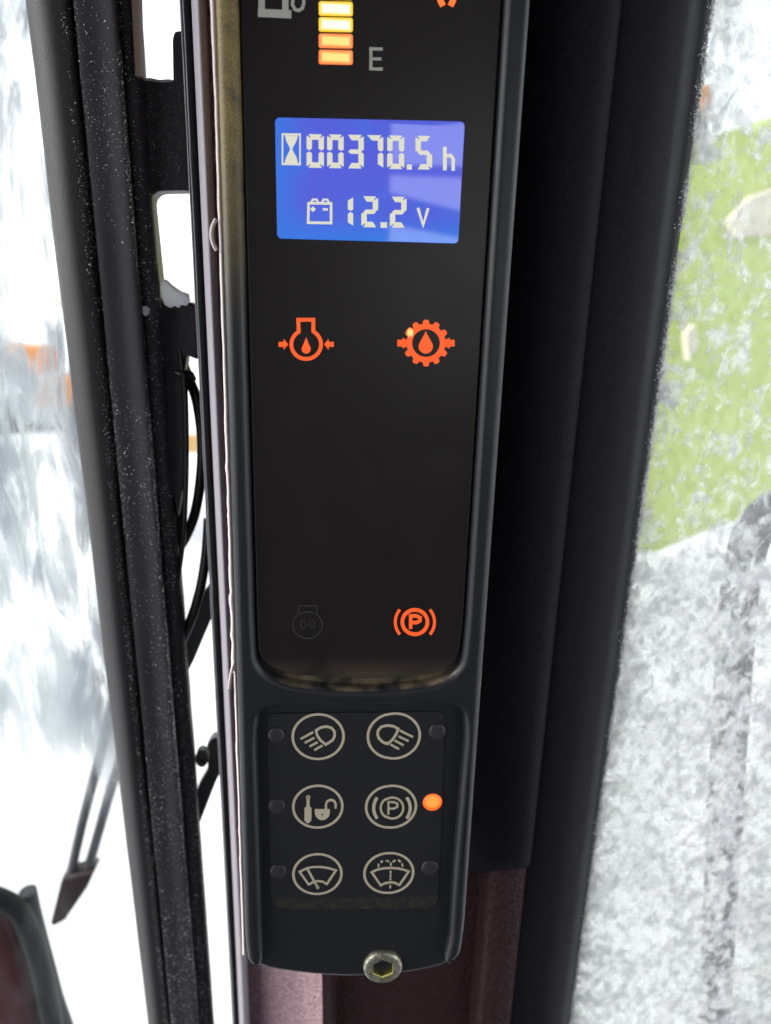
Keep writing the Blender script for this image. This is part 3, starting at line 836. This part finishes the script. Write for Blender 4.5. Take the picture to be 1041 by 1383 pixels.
# frost specks on the seals: real crystals, too many to count
def crystals(name, label, spots):
    vs = []; fs = []
    for p, r in spots:
        b = len(vs); q = Matrix.Rotation(random.random()*6.28, 3, Vector((random.uniform(-1, 1), random.uniform(-1, 1), random.uniform(-1, 1))).normalized())
        for c in ((1, 0, -.5), (-.5, .87, -.5), (-.5, -.87, -.5), (0, 0, .9)): vs.append(p+(q @ Vector(c))*r*random.uniform(.7, 1.2))
        fs += [(b, b+1, b+2), (b, b+1, b+3), (b+1, b+2, b+3), (b, b+2, b+3)]
    me = bpy.data.meshes.new(name); me.from_pydata(vs, [], fs); me.update()
    o = link_mesh(name, me, 'frost_crystal'); tag(o, label, 'frost', kind='stuff')
def on_profile(prof, s, t):
    """point on a seal: s along its profile 0..1, t down its length"""
    f = s*(len(prof)-1); i = min(int(f), len(prof)-2); f -= i
    q = tuple(a*(1-f)+b*f for a, b in zip(prof[i], prof[i+1])); a, b = edge_line(*q); return a+(b-a)*t
sp = []
for _ in range(17000):
    t = random.uniform(-.02, 1.03)
    pr, lo, hi = random.choice(((tube_p, .62, .98), (band, .15, .9), (band, .15, .9), (band, .70, .9), (lip, .15, .9)))
    s = random.uniform(lo, hi)
    dens = .32+1.1*noise.noise(Vector((t*7, s*2, pr[0][0])))+.25*(t > .35)
    if random.random() > dens: continue
    sp.append((on_profile(pr, s, t)+Vector((0, -.0001, 0)), random.choice((.00012, .00016, .0002, .00026)) if random.random() < .97 else .00045))
for _ in range(700):
    u, v = random.uniform(168, 244), random.uniform(112, 256)
    if random.random() < .35+.9*noise.noise(Vector((u*.06, v*.04, 1))): sp.append((at(u, v, BY-.0001), random.choice((.00010, .00014, .0002))))
crystals('frost_specks', 'white frost specks scattered over the ribbed black door seals', sp)

# ------------------------------------------------------------------ right: window seal
rs = [(936, 762, .0535), (941, 764, .0560), (947, 765.5, .0580), (955, 767, .0590), (960, 768.5, .0615), (962, 769.5, .066)]
rs = smooth_prof(rs, 4)
o = profile('window_seal', rs, 'gasket', None, n=60, wob=lambda i, t, p: Vector((noise.noise(Vector((t*60, 0, 0)))*.0004, 0, 0)))
tag(o, 'black rubber window seal crusted with rime beside the dark pillar cover', 'seal')
sp = []
for _ in range(11000):
    t = random.uniform(-.03, 1.03); s = min(.98, max(.25, random.gauss(.86, .14)))
    dens = .55+1.1*noise.noise(Vector((t*34, s*1.5, 2)))+(s-.75)*1.2
    if random.random() > dens: continue
    sp.append((on_profile(rs, s, t)+Vector((random.uniform(-1, 1)*.0004, -.0003, 0)), random.uniform(.00012, .00042)*(1.15+.9*(s > .85))))
crystals('rime_crystals', 'white rime crystals along the right window seal', sp)

# ------------------------------------------------------------------ panes
def pane(name, pts, m, label):
    o = slab(name, pts, (0, .004, 0), m); tag(o, label, 'window'); return o
GYR = .063
a, b = edge_line(952, 766, GYR); lo = a+(b-a)*1.25; hi = a+(b-a)*-.4
pane('window_pane', [lo, lo+Vector((.34, .02, 0)), hi+Vector((.34, .02, 0)), hi], 'frost_right', 'window pane thick with white rime in front of the green machine')
a, b = edge_line(40, 203, .084); lo = a+(b-a)*1.25; hi = a+(b-a)*-.4
pane('window_pane', [lo+Vector((-.34, .02, 0)), lo, hi, hi+Vector((-.34, .02, 0))], 'frost_left', 'window pane with thin streaked frost beside the ribbed door frame')

# ------------------------------------------------------------------ things outside
def outside():
    # lime green machine seen through the rime
    Y = 1.15
    g = empty('green_machine', (at(1000, 740, Y).x, Y+.2, 0)); tag(g, 'lime green machine with rounded bonnet standing in the snow outside the rimed window', 'machine')
    bp = fillet([xz(*p, Y) for p in [(780, 215), (942, 190), (1060, 148), (1400, 110), (1420, 690), (1010, 706), (960, 722), (800, 790)]], [.05, .1, .1, .1, .05, .05, .05, .05])
    plate('bonnet', [bp], Y, Y+.9, .03, 'green_paint', g)
    pp = fillet([xz(*p, Y-.03) for p in [(985, 296), (1014, 264), (1100, 236), (1100, 312), (992, 321)]], .008)
    plate('cream_panel', [pp], Y-.03, Y-.005, .006, 'cream_paint', g)
    pp = fillet([xz(*p, Y-.03) for p in [(925, 450), (940, 434), (943, 470), (930, 492)]], .01)
    plate('side_lamp', [pp], Y-.03, Y-.005, .005, 'cream_paint', g)
    pp = fillet([xz(*p, Y-.02) for p in [(940, 115), (962, 112), (965, 140), (945, 150)]], .008)
    p1 = xz(953, 190, Y-.02)
    plate('beacon', [pp], Y-.02, Y+.05, .008, 'orange_paint', g)
    plate('beacon_stem', [[xz(950, 138, Y), xz(956, 138, Y), xz(957, 220, Y), xz(949, 220, Y)]], Y, Y+.03, .002, 'dark_steel', g)
    for u in (880, 1090):
        x = at(u, 720, Y).x
        bm = bmesh.new(); bmesh.ops.create_cone(bm, cap_ends=True, segments=32, radius1=.34, radius2=.34, depth=.25, matrix=Matrix.Translation((x, Y+.35, .33)) @ Matrix.Rotation(math.pi/2, 4, 'X'))
        bmesh.ops.bevel(bm, geom=[e for e in bm.edges if len(e.link_faces) == 2 and e.calc_face_angle(0) > 1], offset=.04, segments=3, affect='EDGES')
        from_bm('wheel', bm, 'dark_steel', g, True)
    # drift of snow banked up against it
    bm = bmesh.new(); nx, ny = 60, 36; vs = []
    for i in range(nx+1):
        for j in range(ny+1):
            x = -.12+2.2*i/nx; y = .42+.71*j/ny; t = j/ny
            edge = min(1, i/6)*min(1, (nx-i)/8)
            top = at(900, 770, 1.13).z-.0+.10*max(0, x-.45)
            h = -.1+(top+.1)*(t**.75)*edge+.06*noise.noise(Vector((x*5, y*5, 0)))*t+.03*noise.noise(Vector((x*13, y*13, 4)))*t+.012*noise.noise(Vector((x*26, y*26, 0)))
            vs.append(bm.verts.new((x, y, h)))
    for i in range(nx):
        for j in range(ny):
            a = i*(ny+1)+j; bm.faces.new((vs[a], vs[a+ny+1], vs[a+ny+2], vs[a+1]))
    o = from_bm('snow_drift', bm, 'snow_ground', None, True); tag(o, 'white snow drift banked up against the green machine', kind='structure')
    # dark post outside, close to the pane
    Y = .122
    ps = empty('mirror_post', at(975, 1383, Y)); tag(ps, 'dark steel post seen through the rime of the right window', 'post')
    tube('post', [at(1180, 668, Y), at(1090, 672, Y), at(1030, 700, Y), at(1003, 765, Y), at(990, 900, Y), at(975, 1150, Y), at(958, 1500, Y)], .0092, 'dark_steel', ps, 20)
    tube('clamp', [at(978.5, 1090, Y), at(977, 1118, Y)], .0098, 'dark_steel', ps, 20, 1)
    # orange machine far left
    Y = 5.0
    og = empty('orange_machine', (at(60, 560, Y).x, Y, 0)); tag(og, 'distant orange machine outside the streaked window on the left', 'machine')
    def pl(nm, pts, m, yy, d): plate(nm, [fillet([xz(*p, yy) for p in pts], .05)], yy, yy+d, .02, m, og)
    pl('boom', [(-60, 462), (60, 470), (60, 510), (-60, 512)], 'orange_paint', Y, .3)
    pl('body', [(40, 515), (150, 505), (150, 545), (40, 555)], 'orange_paint', Y-.2, 1.0)
    pl('chassis', [(-40, 548), (150, 545), (150, 580), (-40, 590)], 'dark_steel', Y, .9)
    Y = 4.0
    ob = empty('orange_barrier', (at(258, 700, Y).x, Y, 0)); tag(ob, 'small orange barrier board seen through the gap by the hoses', 'barrier')
    plate('board', [[xz(215, 588, Y), xz(300, 588, Y), xz(300, 612, Y), xz(215, 612, Y)]], Y, Y+.05, .005, 'pale_orange', ob)
    for u in (222, 290):
        x = at(u, 600, Y).x; box('leg', (x-.02, Y+.05, -.06), (x+.02, Y+.09, at(u, 600, Y).z), 'dark_steel', ob)
    # maroon front fender with its rubber edge, just outside the left pane
    Y = .24
    ff = empty('front_fender', at(20, 1383, Y)); tag(ff, 'curved maroon fender with black rubber edging outside the streaked window', 'fender')
    curve = [(-70, 1195), (-30, 1206), (5, 1222), (22, 1248), (36, 1285), (47, 1330), (58, 1383), (75, 1480)]
    bm = bmesh.new(); rows = []
    for u, v in curve:
        e_ = at(u, v, Y)
        rows.append([bm.verts.new(e_+Vector((-.005*k*k*.35-.012*k, -.004*k+.0006*k*k, -.012*k))) for k in range(9)])
    for a, b in zip(rows, rows[1:]):
        for i in range(8): bm.faces.new((a[i], a[i+1], b[i+1], b[i]))
    r = bmesh.ops.extrude_face_region(bm, geom=bm.faces[:]); bmesh.ops.translate(bm, verts=[v for v in r['geom'] if isinstance(v, bmesh.types.BMVert)], vec=(0, .004, 0))
    from_bm('fender_skin', bm, 'maroon_gloss', ff, True)
    tube('edge_trim', [at(u+14, v+2, Y-.004) for u, v in curve], .0075, 'gasket', ff, 14)
    tube('edge_bracket', [at(38, 1203, Y+.01), at(46, 1240, Y+.01), at(62, 1300, Y+.01), at(76, 1352, Y+.01), at(92, 1400, Y+.01), at(110, 1480, Y+.01)], .0065, 'dark_steel', ff, 12)
    # solid shapes standing in for reflections in the left pane
    Y = .34
    mi = empty('pane_reflection', at(100, 1255, Y)); tag(mi, 'dark wedge and grey bars standing in for reflections in the streaked window', 'reflection')
    slab('reflection_wedge', [at(83, 1188, Y), at(128, 1178, Y), at(118, 1200, Y), at(88, 1244, Y), at(72, 1252, Y), at(68, 1248, Y)], (0, .02, 0), 'maroon', mi, .002)
    tube('arm', [at(94, 1190, Y+.01), at(112, 1110, Y+.01), at(138, 1010, Y+.01), at(165, 900, Y+.01)], .0045, 'reflection_grey', mi)  # grey bar standing in for a reflection
    tube('arm', [at(116, 1185, Y+.01), at(132, 1130, Y+.01), at(152, 1060, Y+.01), at(185, 960, Y+.01)], .0045, 'reflection_grey', mi)  # grey bar standing in for a reflection
outside()
